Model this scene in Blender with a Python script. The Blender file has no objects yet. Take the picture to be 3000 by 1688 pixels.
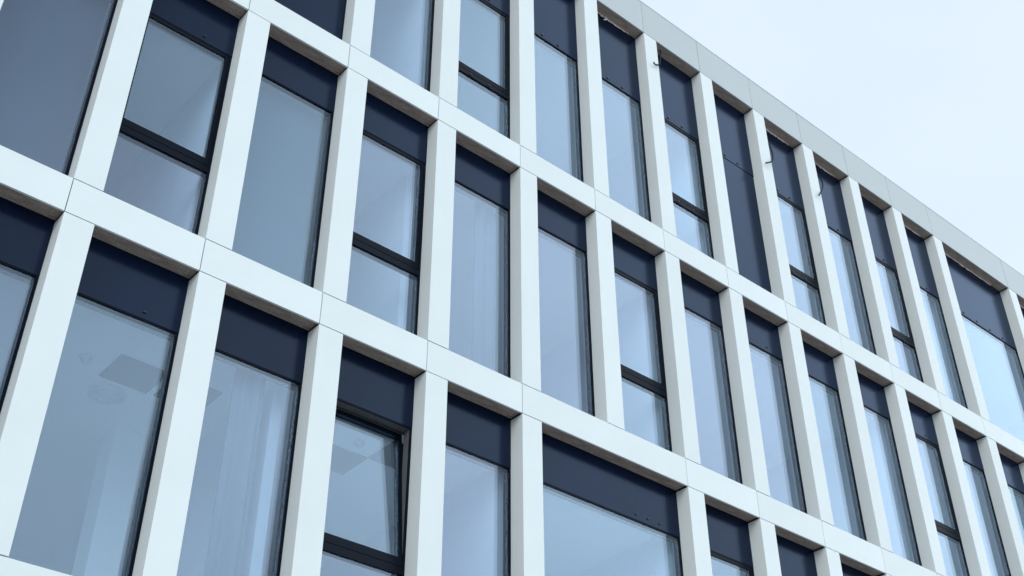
import bpy, bmesh, math, random
from mathutils import Matrix, Vector
random.seed(7)
sc = bpy.context.scene
C = sc.collection
R = math.radians

# ------------------------------------------------------------------ camera
OZ = 12.471                     # height of the lower edge of the upper floor band above the ground
cam_d = bpy.data.cameras.new("camera")
cam = bpy.data.objects.new("camera", cam_d)
C.objects.link(cam)
cam_d.sensor_width = 36.0
cam_d.lens = 36.0 * 3618.07 / 3000.0
cam_d.clip_start = 0.1
cam_d.clip_end = 3000
rt = Vector((0.7611679, -0.64855063, -0.00234735))
dn = Vector((0.38651, 0.45652581, -0.80137021))
fw = Vector((0.52080078, 0.60907, 0.59816409))
m = Matrix.Identity(4)
for r in range(3):
    m[r][0], m[r][1], m[r][2] = rt[r], -dn[r], -fw[r]
m.translation = Vector((-5.1353, -8.9883, OZ - 10.8709))
cam.matrix_world = m
sc.camera = cam

# ------------------------------------------------------------------ sky and light
SUN = Vector((-0.66, -0.58, 0.45)).normalized()     # towards the veiled sun, in front of the facade
elev = math.asin(SUN.z)
azim = math.atan2(SUN.x, SUN.y)
w = bpy.data.worlds.new("World")
sc.world = w
w.use_nodes = True
nt = w.node_tree
nt.nodes.clear()
N = nt.nodes.new
out = N("ShaderNodeOutputWorld"); bg = N("ShaderNodeBackground")
sky = N("ShaderNodeTexSky"); sky.sky_type = 'NISHITA'; sky.sun_disc = False
sky.sun_elevation = elev; sky.sun_rotation = azim
sky.air_density = 1.0; sky.dust_density = 4.0; sky.ozone_density = 1.0
tc = N("ShaderNodeTexCoord"); sep = N("ShaderNodeSeparateXYZ")
nt.links.new(tc.outputs['Generated'], sep.inputs[0])
# overcast veil: brighter towards the front right of the facade, dimmer behind the building
mr = N("ShaderNodeMapRange"); mr.interpolation_type = 'SMOOTHSTEP'
mr.inputs['From Min'].default_value = 0.15; mr.inputs['From Max'].default_value = 0.85
dirv = N("ShaderNodeVectorMath"); dirv.operation = 'DOT_PRODUCT'; dirv.inputs[1].default_value = (0.88, -0.47, 0.0)
nt.links.new(tc.outputs['Generated'], dirv.inputs[0]); nt.links.new(dirv.outputs['Value'], mr.inputs['Value'])
noi = N("ShaderNodeTexNoise"); noi.inputs['Scale'].default_value = 2.2; noi.inputs['Detail'].default_value = 4
mp = N("ShaderNodeMapping"); mp.inputs['Scale'].default_value = (1, 1, 2.2)
nt.links.new(tc.outputs['Generated'], mp.inputs[0]); nt.links.new(mp.outputs[0], noi.inputs[0])
veil = N("ShaderNodeMix"); veil.data_type = 'RGBA'
veil.inputs['A'].default_value = (8.1, 9.25, 10.2, 1)
veil.inputs['B'].default_value = (20.5, 22.8, 24.4, 1)
mr2 = N("ShaderNodeMapRange"); mr2.interpolation_type = 'SMOOTHSTEP'
mr2.inputs['From Min'].default_value = 0.15; mr2.inputs['From Max'].default_value = -0.3
nt.links.new(sep.outputs['Y'], mr2.inputs['Value'])
mmul = N("ShaderNodeMath"); mmul.operation = 'MULTIPLY'
nt.links.new(mr.outputs[0], mmul.inputs[0]); nt.links.new(mr2.outputs[0], mmul.inputs[1])
nt.links.new(mmul.outputs[0], veil.inputs['Factor'])
nv = N("ShaderNodeMapRange"); nv.inputs['To Min'].default_value = 0.96; nv.inputs['To Max'].default_value = 1.04
nv.inputs['From Min'].default_value = 0.3; nv.inputs['From Max'].default_value = 0.7
nt.links.new(noi.outputs[0], nv.inputs['Value'])
sc1 = N("ShaderNodeVectorMath"); sc1.operation = 'SCALE'
nt.links.new(veil.outputs['Result'], sc1.inputs[0]); nt.links.new(nv.outputs[0], sc1.inputs['Scale'])
sc2 = N("ShaderNodeVectorMath"); sc2.operation = 'SCALE'; sc2.inputs['Scale'].default_value = 0.35
nt.links.new(sky.outputs[0], sc2.inputs[0])
add = N("ShaderNodeVectorMath"); add.operation = 'ADD'
# darker cloud high in front, lighter cloud low on the left
mz = N("ShaderNodeMapRange"); mz.interpolation_type = 'SMOOTHSTEP'
mz.inputs['From Min'].default_value = 0.40; mz.inputs['From Max'].default_value = 0.85
mz.inputs['To Min'].default_value = 0.0; mz.inputs['To Max'].default_value = 0.68
nt.links.new(sep.outputs['Z'], mz.inputs['Value'])
mzz = N("ShaderNodeMath"); mzz.operation = 'MULTIPLY'; nt.links.new(mz.outputs[0], mzz.inputs[0]); nt.links.new(mr2.outputs[0], mzz.inputs[1])
mxx = N("ShaderNodeMapRange"); mxx.interpolation_type = 'SMOOTHSTEP'
mxx.inputs['From Min'].default_value = 0.52; mxx.inputs['From Max'].default_value = 0.08
nt.links.new(sep.outputs['X'], mxx.inputs['Value'])
mz3 = N("ShaderNodeMath"); mz3.operation = 'MULTIPLY'; nt.links.new(mzz.outputs[0], mz3.inputs[0]); nt.links.new(mxx.outputs[0], mz3.inputs[1])
mx = N("ShaderNodeMapRange"); mx.interpolation_type = 'SMOOTHSTEP'
mx.inputs['From Min'].default_value = 0.02; mx.inputs['From Max'].default_value = -0.45
mx.inputs['To Min'].default_value = 1.0; mx.inputs['To Max'].default_value = 1.15
nt.links.new(sep.outputs['X'], mx.inputs['Value'])
mfac = N("ShaderNodeMath"); mfac.operation = 'SUBTRACT'; nt.links.new(mx.outputs[0], mfac.inputs[0]); nt.links.new(mz3.outputs[0], mfac.inputs[1])
sc3 = N("ShaderNodeVectorMath"); sc3.operation = 'SCALE'
nt.links.new(sc1.outputs[0], sc3.inputs[0]); nt.links.new(mfac.outputs[0], sc3.inputs['Scale'])
nt.links.new(sc3.outputs[0], add.inputs[0]); nt.links.new(sc2.outputs[0], add.inputs[1])
nt.links.new(add.outputs[0], bg.inputs['Color'])
bg.inputs['Strength'].default_value = 0.1
nt.links.new(bg.outputs[0], out.inputs[0])

sl = bpy.data.lights.new("sun", 'SUN')
sl.energy = 1.0; sl.angle = R(40); sl.color = (1.0, 0.99, 0.97)
so = bpy.data.objects.new("sun", sl); C.objects.link(so)
so.rotation_euler = SUN.to_track_quat('Z', 'Y').to_euler()

sc.view_settings.view_transform = 'Standard'
sc.view_settings.look = 'None'
sc.view_settings.exposure = -0.09
sc.view_settings.gamma = 1.0
sc.render.engine = 'CYCLES'
sc.cycles.use_denoising = True
sc.cycles.max_bounces = 10
sc.cycles.transparent_max_bounces = 16
sc.cycles.caustics_reflective = False
sc.cycles.sample_clamp_indirect = 4.0

# ------------------------------------------------------------------ materials
def mat(name):
    m = bpy.data.materials.new(name); m.use_nodes = True
    b = m.node_tree.nodes['Principled BSDF']
    return m, m.node_tree, b

def surf(name, col, rough=0.5, var=0.03, scale=3.0, bump=0.0, bscale=200.0, stretch=(1, 1, 1), metal=0.0, spec=0.5, objvar=0.0, grain=0.0):
    m, t, b = mat(name)
    n = t.nodes.new; L = t.links.new
    tcn = n("ShaderNodeTexCoord"); mpn = n("ShaderNodeMapping"); mpn.inputs['Scale'].default_value = stretch
    L(tcn.outputs['Object'], mpn.inputs[0])
    no = n("ShaderNodeTexNoise"); no.inputs['Scale'].default_value = scale; no.inputs['Detail'].default_value = 6
    no.inputs['Roughness'].default_value = 0.6
    L(mpn.outputs[0], no.inputs[0])
    r = n("ShaderNodeMapRange"); r.inputs['From Min'].default_value = 0.3; r.inputs['From Max'].default_value = 0.7
    r.inputs['To Min'].default_value = 1 - var; r.inputs['To Max'].default_value = 1 + var
    L(no.outputs[0], r.inputs['Value'])
    s = n("ShaderNodeVectorMath"); s.operation = 'SCALE'; s.inputs[0].default_value = col
    val = r.outputs[0]
    if objvar:
        oi = n("ShaderNodeObjectInfo"); r2 = n("ShaderNodeMapRange")
        r2.inputs['To Min'].default_value = 1 - objvar; r2.inputs['To Max'].default_value = 1 + objvar
        L(oi.outputs['Random'], r2.inputs['Value'])
        mu = n("ShaderNodeMath"); mu.operation = 'MULTIPLY'; L(val, mu.inputs[0]); L(r2.outputs[0], mu.inputs[1]); val = mu.outputs[0]
    if grain:
        g = n("ShaderNodeTexNoise"); g.inputs['Scale'].default_value = bscale; g.inputs['Detail'].default_value = 3
        L(tcn.outputs['Object'], g.inputs[0])
        r3 = n("ShaderNodeMapRange"); r3.inputs['From Min'].default_value = 0.3; r3.inputs['From Max'].default_value = 0.7
        r3.inputs['To Min'].default_value = 1 - grain; r3.inputs['To Max'].default_value = 1 + grain
        L(g.outputs[0], r3.inputs['Value'])
        mu = n("ShaderNodeMath"); mu.operation = 'MULTIPLY'; L(val, mu.inputs[0]); L(r3.outputs[0], mu.inputs[1]); val = mu.outputs[0]
    L(val, s.inputs['Scale']); L(s.outputs[0], b.inputs['Base Color'])
    b.inputs['Roughness'].default_value = rough
    b.inputs['Metallic'].default_value = metal
    b.inputs['Specular IOR Level'].default_value = spec
    if bump:
        bn = n("ShaderNodeTexNoise"); bn.inputs['Scale'].default_value = bscale; bn.inputs['Detail'].default_value = 4
        L(tcn.outputs['Object'], bn.inputs[0])
        bp = n("ShaderNodeBump"); bp.inputs['Strength'].default_value = bump; bp.inputs['Distance'].default_value = 0.004
        L(bn.outputs[0], bp.inputs['Height']); L(bp.outputs[0], b.inputs['Normal'])
    return m

M = {}
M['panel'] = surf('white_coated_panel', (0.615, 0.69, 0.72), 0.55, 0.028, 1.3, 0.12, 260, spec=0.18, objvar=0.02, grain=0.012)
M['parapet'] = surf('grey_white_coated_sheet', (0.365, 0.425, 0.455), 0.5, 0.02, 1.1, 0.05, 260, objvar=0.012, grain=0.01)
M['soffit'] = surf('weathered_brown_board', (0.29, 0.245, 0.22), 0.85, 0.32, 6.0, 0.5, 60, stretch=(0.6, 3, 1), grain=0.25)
M['core'] = surf('dark_backing', (0.03, 0.033, 0.035), 0.8, 0.1)
M['frame'] = surf('black_window_frame', (0.0015, 0.0045, 0.012), 0.4, 0.1, 8, spec=0.08)
M['spandrel'] = surf('dark_blue_spandrel_metal', (0.0022, 0.0064, 0.021), 0.19, 0.25, 1.6, 0.05, 180, stretch=(1, 1, 0.5), spec=0.0, objvar=0.18)
M['gasket'] = surf('grey_rebate_seal', (0.085, 0.092, 0.105), 0.55, 0.04)
M['foil'] = surf('pale_torn_sealing_strip', (0.78, 0.72, 0.71), 0.6, 0.25, 20)
M['bolt'] = surf('black_bolt', (0.006, 0.008, 0.012), 0.4, 0.1)
M['cable'] = surf('dark_rubber_cable', (0.014, 0.018, 0.024), 0.6, 0.1, spec=0.1)
M['clip'] = surf('pale_plastic_tie', (0.45, 0.48, 0.5), 0.5, 0.05)
M['ceiling'] = surf('white_ceiling', (0.88, 0.89, 0.88), 0.9, 0.02)
M['opening_shade'] = surf('painted_opening_shade', (0.010, 0.013, 0.035), 0.9, 0.05)  # darkness of the open ceiling void, put into the colour
M['inwall'] = surf('painted_inner_wall', (0.62, 0.68, 0.74), 0.9, 0.04)
M['infloor'] = surf('grey_carpet', (0.62, 0.63, 0.63), 0.95, 0.1)
M['lamp'] = surf('white_lamp_ring', (0.62, 0.64, 0.66), 0.35, 0.01)
M['reflection_sheet'] = surf('soft_reflection_tone', (0.14, 0.17, 0.19), 0.9, 0.04)  # tone of soft reflections, carried by an added sheet
M['dimming_sheet'] = surf('dim_room_tone', (0.04, 0.06, 0.08), 0.9, 0.06)  # dark tone that dims the room behind a pane
M['roof'] = surf('grey_roof_gravel', (0.28, 0.28, 0.27), 0.95, 0.2, 30)
M['render'] = surf('pale_render', (0.55, 0.56, 0.56), 0.9, 0.05, 2)
M['ground'] = surf('plaza_paving', (0.46, 0.455, 0.45), 0.9, 0.12, 0.4)

# spandrel lacquer: dark body with a blue tinted, slightly blurred clear coat
t = M['spandrel'].node_tree
pb = t.nodes['Principled BSDF']; mo = [n for n in t.nodes if n.type == 'OUTPUT_MATERIAL'][0]
gs = t.nodes.new("ShaderNodeBsdfGlossy"); gs.inputs['Color'].default_value = (0.58, 0.72, 0.97, 1); gs.inputs['Roughness'].default_value = 0.19
ff = t.nodes.new("ShaderNodeFresnel"); ff.inputs['IOR'].default_value = 1.33
ms = t.nodes.new("ShaderNodeMixShader")
t.links.new(ff.outputs[0], ms.inputs[0]); t.links.new(pb.outputs[0], ms.inputs[1]); t.links.new(gs.outputs[0], ms.inputs[2])
t.links.new(ms.outputs[0], mo.inputs['Surface'])
for l in pb.inputs['Normal'].links: t.links.new(l.from_socket, gs.inputs['Normal'])

def glass():
    m = bpy.data.materials.new('window_glass'); m.use_nodes = True
    t = m.node_tree; t.nodes.clear(); n = t.nodes.new; L = t.links.new
    o = n("ShaderNodeOutputMaterial"); mix = n("ShaderNodeMixShader")
    tr = n("ShaderNodeBsdfTransparent"); tr.inputs[0].default_value = (0.85, 0.93, 1.0, 1)
    oi = n("ShaderNodeObjectInfo"); tm = n("ShaderNodeMix"); tm.data_type = 'RGBA'
    tm.inputs['A'].default_value = (0.73, 0.83, 1.0, 1); tm.inputs['B'].default_value = (0.69, 0.845, 0.99, 1)
    L(oi.outputs['Random'], tm.inputs['Factor'])
    gl = n("ShaderNodeBsdfGlossy"); gl.inputs['Roughness'].default_value = 0.0
    L(tm.outputs['Result'], gl.inputs['Color'])
    geo = n("ShaderNodeNewGeometry")
    ior = n("ShaderNodeMapRange"); ior.inputs['To Min'].default_value = 1.57; ior.inputs['To Max'].default_value = 1 / 1.57
    L(geo.outputs['Backfacing'], ior.inputs['Value'])
    fr = n("ShaderNodeFresnel"); L(ior.outputs[0], fr.inputs['IOR'])
    a = n("ShaderNodeMath"); a.operation = 'ADD'; a.inputs[1].default_value = 1.0; L(fr.outputs[0], a.inputs[0])
    d = n("ShaderNodeMath"); d.operation = 'DIVIDE'; L(fr.outputs[0], d.inputs[0]); L(a.outputs[0], d.inputs[1])
    k = n("ShaderNodeMath"); k.operation = 'MULTIPLY'; k.inputs[1].default_value = 2.0; L(d.outputs[0], k.inputs[0])
    L(k.outputs[0], mix.inputs[0]); L(tr.outputs[0], mix.inputs[1]); L(gl.outputs[0], mix.inputs[2])
    L(mix.outputs[0], o.inputs[0])
    return m
M['glass'] = glass()

# ------------------------------------------------------------------ helpers
def box(bm, x0, x1, y0, y1, z0, z1):
    vs = [bm.verts.new((x, y, z)) for z in (z0, z1) for y in (y0, y1) for x in (x0, x1)]
    for f in ((0, 2, 3, 1), (4, 5, 7, 6), (0, 1, 5, 4), (2, 6, 7, 3), (0, 4, 6, 2), (1, 3, 7, 5)):
        bm.faces.new([vs[i] for i in f])

def obj(name, bm, m, parent=None, origin=(0, 0, 0), bevel=0.0, smooth=False):
    o_ = Vector(origin)
    bmesh.ops.translate(bm, verts=bm.verts, vec=-o_)
    if bevel:
        bmesh.ops.bevel(bm, geom=list(bm.edges), offset=bevel, segments=1, affect='EDGES')
    me = bpy.data.meshes.new(name); bm.to_mesh(me); bm.free()
    if smooth:
        for p in me.polygons: p.use_smooth = True
    me.materials.append(m)
    o = bpy.data.objects.new(name, me); C.objects.link(o)
    po = Vector((0, 0, 0))
    if parent is not None:
        o.parent = parent
        q = parent
        while q is not None:
            po += q.location; q = q.parent
    o.location = o_ - po
    return o

def boxes(name, m, parent, lst, origin=None, bevel=0.0):
    bm = bmesh.new()
    for b in lst: box(bm, *b)
    if origin is None: origin = (lst[0][0], lst[0][2], lst[0][4])
    return obj(name, bm, m, parent, origin, bevel)

def tag(o, label=None, cat=None, group=None, kind=None):
    if label: o['label'] = label
    if cat: o['category'] = cat
    if group: o['group'] = group
    if kind: o['kind'] = kind
    return o

def tube(bm, pts, r, seg=8):
    pts = [Vector(p) for p in pts]
    # smooth the path
    for _ in range(2):
        q = [pts[0]]
        for a, b in zip(pts, pts[1:]):
            q += [a.lerp(b, 0.25), a.lerp(b, 0.75)]
        q.append(pts[-1]); pts = q
    rings = []
    for i, p in enumerate(pts):
        d = (pts[min(i + 1, len(pts) - 1)] - pts[max(i - 1, 0)]).normalized()
        u = d.cross(Vector((0.3, 1, 0.2))).normalized(); v = d.cross(u)
        rings.append([bm.verts.new(p + r * (math.cos(k * 2 * math.pi / seg) * u + math.sin(k * 2 * math.pi / seg) * v)) for k in range(seg)])
    for a, b in zip(rings, rings[1:]):
        for k in range(seg):
            bm.faces.new((a[k], a[(k + 1) % seg], b[(k + 1) % seg], b[k]))
    bm.faces.new(rings[0][::-1]); bm.faces.new(rings[-1])

def lathe(bm, prof, cx, cy, cz, seg=40):
    rings = []
    for r, z in prof:
        rings.append([bm.verts.new((cx + r * math.cos(k * 2 * math.pi / seg), cy + r * math.sin(k * 2 * math.pi / seg), cz + z)) for k in range(seg)])
    for a, b in zip(rings, rings[1:]):
        for k in range(seg):
            bm.faces.new((a[k], a[(k + 1) % seg], b[(k + 1) % seg], b[k]))
    bm.faces.new(rings[-1])

# ------------------------------------------------------------------ measures (metres)
W = 1.35            # bay
MW = 0.288          # mullion width
D = 0.20            # reveal depth
G = 0.009           # open joint
I0, I1 = -5, 15     # bays built
X0, X1 = I0 * W, I1 * W + MW
PT, PB = OZ + 5.306, OZ + 4.55
BANDS = [(OZ + 0.0, OZ + 0.376), (OZ - 3.715, OZ - 3.332), (OZ - 7.35, OZ - 6.955)]   # lower, upper edge
ROWS = [  # name, opening bottom, opening top, spandrel bottom, wide bays (merge with the next), bays with transom, blank bays
    ('top', BANDS[0][1], PB, OZ + 3.085, {10}, {1, 4, 6, 8}, {-1, 5}),
    ('middle', BANDS[1][1], BANDS[0][0], OZ - 0.615, set(), {-2, 0, 3, 8, -5, 13}, set()),
    ('lower', BANDS[2][1], BANDS[1][0], OZ - 4.34, {2}, {0, 4, 9}, set()),
]
SILL_OFF = 0.98     # transom bottom above the opening bottom
TR_H = 0.135

# ------------------------------------------------------------------ ground
bm = bmesh.new()
bmesh.ops.create_circle(bm, cap_ends=True, radius=1500, segments=64)
g = obj('ground', bm, M['ground']); tag(g, kind='structure')

# ------------------------------------------------------------------ the building
B = bpy.data.objects.new('office_building', None); C.objects.link(B)
B.location = (W * 5, 7.0, 0)
tag(B, 'white grid fronted office building with tall dark framed windows filling the picture', 'building')

DEPTH = 14.0
# body behind the facade: side walls, rear wall, roof, ground storey
boxes('side_wall', M['render'], B, [(X0 - 0.30, X0 - 0.002, 0.0, DEPTH, 0, PT)])
boxes('side_wall', M['render'], B, [(X1 + 0.002, X1 + 0.30, 0.0, DEPTH, 0, PT)])
boxes('rear_wall', M['render'], B, [(X0, X1, DEPTH - 0.3, DEPTH - 0.002, 0, PT - 0.003)])
boxes('roof', M['roof'], B, [(X0, X1, 0.36, DEPTH - 0.31, PB + 0.25, PB + 0.45)])
# ground storey: dark glazed shop front with plinth, behind plain white piers
boxes('ground_storey_wall', M['spandrel'], B, [(X0, X1, 0.24, 0.34, 0, BANDS[2][0] - 0.04)])

# floor bands: dark backing with separate coated panels and open joints
def joints(row_below):
    wide = ROWS[row_below][4] if row_below < len(ROWS) else set()
    return [i for i in range(I0, I1 + 1) if (i - 1) not in wide]

for bi, (zb, zt) in enumerate(BANDS):
    boxes('band_backing', M['core'], B, [(X0, X1, 0.026, 0.34, zb + 0.034, zt - 0.012)])
    js = joints(bi + 1)
    for a, b in zip(js, js[1:] + [None]):
        xa = a * W + G / 2; xb = (b * W - G / 2) if b is not None else X1
        dy = random.uniform(-0.001, 0.001)
        boxes('band_panel', M['panel'], B, [(xa, xb, dy, 0.024, zb, zt), (xa, xb, 0.0245, D - 0.004, zt - 0.011, zt - 0.0005)], (xa, 0, zb))
# parapet
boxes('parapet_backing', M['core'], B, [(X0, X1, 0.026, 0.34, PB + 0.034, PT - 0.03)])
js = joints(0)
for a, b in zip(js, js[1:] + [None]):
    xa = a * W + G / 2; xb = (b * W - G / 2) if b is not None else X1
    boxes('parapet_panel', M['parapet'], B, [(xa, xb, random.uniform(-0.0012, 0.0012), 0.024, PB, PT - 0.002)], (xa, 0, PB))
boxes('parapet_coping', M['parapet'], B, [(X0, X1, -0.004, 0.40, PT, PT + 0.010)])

# storeys: slab, ceiling, inner walls
for ri, (nm, z0, z1, zs, *_r) in enumerate(ROWS):
    zc = z1 - 0.485
    boxes('floor_slab', M['infloor'], B, [(X0, X1, 0.345, DEPTH - 0.31, z0 - 0.30, z0 - 0.05)])
    boxes('ceiling', M['ceiling'], B, [(X0, X1, 0.345, 7.0, zc, zc + 0.06)])
    boxes('inner_wall', M['inwall'], B, [(X0, X1, 6.2, 6.32, z0 - 0.049, zc - 0.001)])
    for jx, y0 in {0: [(-3, .4), (1, .4), (5, .4), (10, .4)], 1: [(-3, 1.6), (-1, 0.4), (1, .6), (4, .4), (8, .4)], 2: [(-3, .4), (-0.08, 0.57), (2, .4), (4, .4), (7, .4)]}[ri]:
        x = jx * W
        boxes('inner_wall', M['inwall'], B, [(x, x + 0.12, y0, 6.19, z0 - 0.048, zc - 0.002)])
zc2 = ROWS[2][2] - 0.485
def shade_plate(x0, y0):  # dark plate painted with the shade of a missing ceiling square
    boxes('opening_shade_plate', M['opening_shade'], B, [(x0, x0 + 0.52, y0, y0 + 0.5, zc2 - 0.012, zc2 - 0.001)])
for a in ((-1.53, 1.065), (-0.94, 1.055), (0.97, 1.22), (1.49, 0.72)): shade_plate(*a)
boxes('inner_column', M['ceiling'], B, [(-0.95, -0.62, 2.35, 2.7, ROWS[2][1] - 0.05, zc2 - 0.003)])

# mullions, soffits and windows
def ring(x0, x1, z0, z1, y0, y1, l, r, b, t):
    return [(x0, x0 + l, y0, y1, z0, z1), (x1 - r, x1, y0, y1, z0, z1),
            (x0 + l, x1 - r, y0, y1, z0, z0 + b), (x0 + l, x1 - r, y0, y1, z1 - t, z1)]

def pane(parent, x0, x1, z0, z1, y=0.217, tilt=None):
    bm = bmesh.new(); box(bm, x0, x1, y, y + 0.026, z0, z1)
    o = obj('pane', bm, M['glass'], parent, (x0, y, z0))
    return o

def bolts(parent, xs, z, y, zh=0.012):
    bm = bmesh.new()
    for x in xs: box(bm, x - 0.017, x + 0.017, y - 0.012, y - 0.0005, z - zh, z + zh)
    obj('bolt', bm, M['bolt'], parent, (xs[0], y, z))

for ri, (nm, z0, z1, zs, wide, trans, blank) in enumerate(ROWS):
    skip = {i + 1 for i in wide}
    for i in range(I0, I1 + 1):
        if i in skip: continue
        x = i * W
        boxes('mullion', M['panel'], B, [(x, x + MW, random.uniform(-0.001, 0.001), 0.345, z0 + G * 1.2, z1 - G)], (x, 0, z0), 0.0015)
    for i in range(I0, I1):
        if i in skip: continue
        xa = i * W + MW + 0.002
        xb = (i + (2 if i in wide else 1)) * W - 0.002
        # soffit board over the reveal
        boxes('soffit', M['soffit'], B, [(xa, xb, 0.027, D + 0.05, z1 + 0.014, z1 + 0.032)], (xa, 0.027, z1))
        if ri == 0 and i in (3, 6, 7, 9, 10, 12):
            bm = bmesh.new(); n = 26
            rnd = random.Random(i)
            top, bot = [], []
            for k in range(n + 1):
                xx = xa + (xb - xa) * (0.05 + 0.8 * k / n)
                hh = 0.02 + 0.035 * rnd.random() * (0.4 + 0.6 * math.sin(math.pi * k / n))
                top.append((bm.verts.new((xx, D - 0.012, z1 + 0.013)), bm.verts.new((xx, D - 0.004, z1 + 0.013))))
                bot.append((bm.verts.new((xx, D - 0.018, z1 + 0.013 - hh)), bm.verts.new((xx, D - 0.010, z1 + 0.013 - hh))))
            for k in range(n):
                bm.faces.new((top[k][0], top[k + 1][0], bot[k + 1][0], bot[k][0]))
                bm.faces.new((bot[k][1], bot[k + 1][1], top[k + 1][1], top[k][1]))
                bm.faces.new((bot[k][0], bot[k + 1][0], bot[k + 1][1], bot[k][1]))
            obj('sealing_strip', bm, M['foil'], B, (xa, D, z1))
        zt = z1 + 0.012
        # window: the frame is the part, panes, panels and bars are its sub-parts
        fr = ring(xa, xb, z0 - 0.003, zs, 0.2035, 0.30, 0.026, 0.027, 0.03, 0.012)
        if i in blank:
            wn = boxes('window', M['frame'], B, ring(xa, xb, z0 - 0.003, zs, 0.212, 0.30, 0.03, 0.03, 0.03, 0.012), (xa, 0.2, z0))
            wn['label'] = 'window opening closed by a full height dark metal panel'
            boxes('blank_panel', M['spandrel'], wn, [(xa + 0.03, xb - 0.03, 0.2045, 0.24, z0 + 0.03, zs - 0.012)])
        else:
            wn = boxes('window', M['frame'], B, fr, (xa, 0.2, z0))
            if i in wide: wn['label'] = 'double width window with one large pane'
            gx0, gx1, gz0, gz1 = xa + 0.0265, xb - 0.0275, z0 + 0.0275, zs - 0.0125
            if i in trans:
                tb, tt = z0 + SILL_OFF, z0 + SILL_OFF + TR_H
                boxes('transom', M['frame'], wn, [(gx0, gx1, 0.198, 0.30, tb, tb + 0.078), (gx0, gx1, 0.204, 0.299, tb + 0.078, tb + 0.088), (gx0, gx1, 0.199, 0.298, tb + 0.088, tt)])
                if ri == 0: bolts(wn, (xa + 0.358, xa + 0.678), tb + 0.04, 0.198, 0.01)
                pane(wn, gx0, gx1, gz0, tb - 0.001)
                s0, s1, t0, t1 = gx0 + 0.003, gx1 - 0.003, tt + 0.003, gz1 - 0.002
                tilted = (ri == 2 and i == 0)
                sb = bmesh.new()
                for b_ in ring(s0, s1, t0, t1, 0.206, 0.28, 0.043, 0.043, 0.042, 0.043): box(sb, *b_)
                sash = obj('sash', sb, M['frame'], wn, (s0, 0.205, t0))
                pn = pane(wn, s0 + 0.0435, s1 - 0.0435, t0 + 0.0425, t1 - 0.0435)
                if tilted:
                    wn['label'] = 'window with its upper sash tilted open inwards'
                    ang = -math.asin(0.135 / (t1 - t0))
                    sash.rotation_euler = (ang, 0, 0)
                    off = pn.location - sash.location
                    pn.rotation_euler = (ang, 0, 0)
                    pn.location = sash.location + Matrix.Rotation(ang, 3, 'X') @ off
                    boxes('rebate', M['gasket'], wn, [(gx1 - 0.004, gx1 - 0.0005, 0.215, 0.299, t0, t1), (gx0, gx1 - 0.005, 0.215, 0.299, t1 - 0.001, t1 + 0.0015), (gx0 + .0005, gx0 + 0.004, 0.215, 0.299, t0, t1 - 0.002)])
            else:
                pane(wn, gx0, gx1, gz0, gz1)
        # spandrel panel above the glass
        boxes('spandrel_panel', M['spandrel'], wn, [(xa + 0.001, xb - 0.001, 0.2, 0.25, zs + 0.004, zt)])
        boxes('spandrel_lining', M['core'], wn, [(xa, xb, 0.301, 0.34, zs - 0.02, z1 + 0.03)])
        if ri == 0:
            bx = [xa + 0.54 + 0.459 * k for k in range(4)] if i in wide else (xa + 0.34, xa + 0.657)
            bolts(wn, bx, zs + 0.066, 0.2, 0.014)
        elif i in wide or i in (-2, 5, 8):
            bolts(wn, (xb - 0.75, xb - 0.55, xb - 0.35) if i in wide else (xb - 0.36,), zs + 0.075, 0.2, 0.006)

# ------------------------------------------------------------------ loose things on and behind the facade
def cable(pts, r, label, m='cable', name='cable', cat='cable'):
    bm = bmesh.new(); tube(bm, [(x, y, OZ + z) for x, y, z in pts], r)
    o = obj(name, bm, M[m], None, (pts[0][0], pts[0][1], OZ + pts[0][2]), smooth=True)
    tag(o, label, cat, 'loose cables hanging under the parapet')
cable([(4.70, 0.16, 4.56), (4.70, 0.15, 4.50), (4.66, 0.12, 4.40), (4.58, 0.10, 4.33)], 0.008, 'short pale cable end under the parapet, farthest left of the loose ends', 'clip')
cable([(5.90, 0.11, 4.56), (5.86, 0.08, 4.42), (5.80, 0.05, 4.22), (5.72, 0.0, 4.02), (5.62, -0.03, 3.90), (5.53, -0.05, 3.84), (5.50, -0.06, 3.86)], 0.012, 'dark hooked cable end curling over a white mullion close below the parapet soffit')
cable([(8.47, 0.14, 4.20), (8.52, 0.08, 4.02), (8.50, 0.03, 3.83), (8.45, -0.01, 3.58), (8.33, -0.05, 3.39), (8.13, -0.06, 3.24)], 0.013, 'dark cable arc hanging before a top row panel above a window with a transom')
cable([(9.98, 0.14, 4.20), (9.97, 0.08, 4.03), (9.92, 0.03, 3.84), (9.80, 0.0, 3.62), (9.58, -0.05, 3.34)], 0.012, 'slimmer dark cable arc two windows before the last narrow top row window', )

def lamp(cx, cy, r, label, cat, name):
    bm = bmesh.new()
    lathe(bm, [(r, 0.0), (r, -0.025), (r * 0.84, -0.045), (r * 0.74, -0.012), (r * 0.62, -0.012), (r * 0.55, -0.045), (r * 0.3, -0.055), (0.01, -0.056)], cx, cy, zc2 - 0.002)
    o = obj(name, bm, M['lamp'], None, (cx, cy, zc2), smooth=False); tag(o, label, cat)
lamp(-1.31, 1.83, 0.19, 'round white ceiling air diffuser behind the lower left window', 'air vent', 'ceiling_diffuser')
lamp(-1.77, 1.33, 0.06, 'small round ceiling spotlight left of the round diffuser', 'spotlight', 'ceiling_spotlight')
lamp(1.22, 0.99, 0.06, 'small round ceiling spotlight behind the tilted open sash', 'spotlight', 'ceiling_spotlight')

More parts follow.
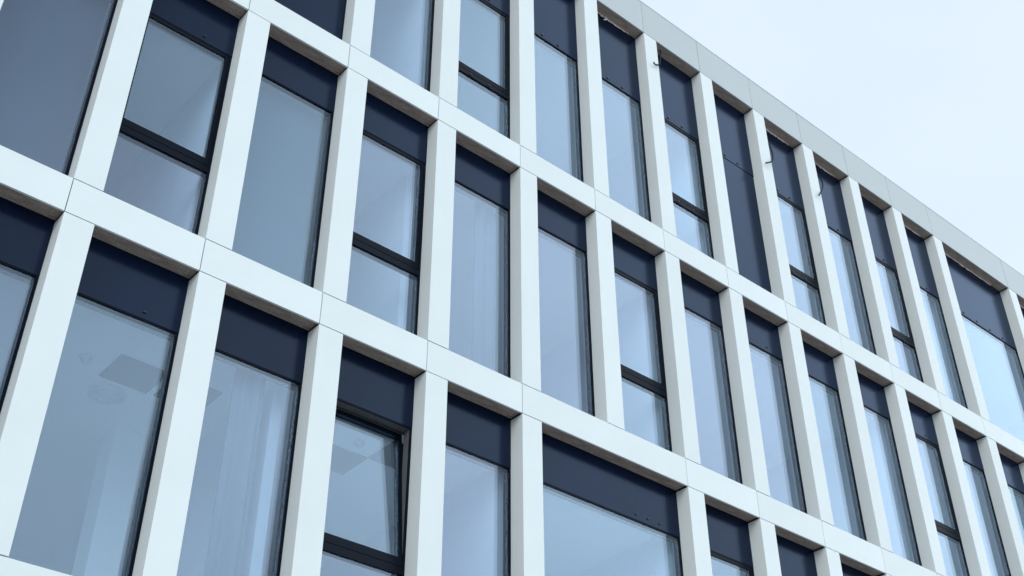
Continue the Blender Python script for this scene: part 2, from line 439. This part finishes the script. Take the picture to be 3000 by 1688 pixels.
def reflection_sheet(x0, x1, y, z0, z1, label):  # wavy sheet added in place of soft vertical reflections in the glass
    bm = bmesh.new(); n = 40; th = 0.006; rows = []
    for k in range(n + 1):
        x = x0 + (x1 - x0) * k / n
        yy = y + 0.016 * math.sin(k * 0.36) + 0.004 * math.sin(k * 0.9)
        rows.append([bm.verts.new((x, yy + s, z)) for z in (z0, z1) for s in (0, th)])
    for a, b in zip(rows, rows[1:]):
        bm.faces.new((a[0], b[0], b[2], a[2])); bm.faces.new((b[1], a[1], a[3], b[3]))
        bm.faces.new((a[0], a[1], b[1], b[0])); bm.faces.new((a[2], b[2], b[3], a[3]))
    o = obj('reflection_sheet', bm, M['reflection_sheet'], None, ((x0 + x1) / 2, y, z0), smooth=True); tag(o, label, 'reflection_sheet')
reflection_sheet(2.30, 2.66, 0.42, ROWS[1][1] - 0.04, ROWS[1][2] - 0.49, 'wavy sheet standing in for soft reflections in a middle row window')
reflection_sheet(-0.62, -0.28, 0.42, ROWS[2][1] - 0.04, ROWS[2][2] - 0.49, 'wavy sheet standing in for soft reflections in the lower window left of the tilted one')

def dimming_sheet(i, row, label):  # dark sheet added behind a pane to make it look dimmer
    xa, xb = i * W + MW + 0.03, (i + 1) * W - 0.03
    z0, zt = ROWS[row][1] - 0.02, ROWS[row][3] + 0.10
    bm = bmesh.new()
    box(bm, xa, xb, 0.40, 0.404, z0, zt)
    lath = [(math.cos(k * math.pi / 6) * 0.035, math.sin(k * math.pi / 6) * 0.035) for k in range(12)]
    a = [bm.verts.new((xa, 0.40 + y, zt + 0.03 + z)) for y, z in lath]; b = [bm.verts.new((xb, 0.40 + y, zt + 0.03 + z)) for y, z in lath]
    for k in range(12): bm.faces.new((a[k], b[k], b[(k + 1) % 12], a[(k + 1) % 12]))
    o = obj('dark_room_sheet', bm, M['dimming_sheet'], None, (xa, 0.4, z0)); tag(o, label, 'dimming_sheet')
dimming_sheet(-3, 1, 'dark sheet added to dim the leftmost window of the middle row')
dimming_sheet(-1, 1, 'dark sheet added to dim the plain middle row window between two windows with crossbars')
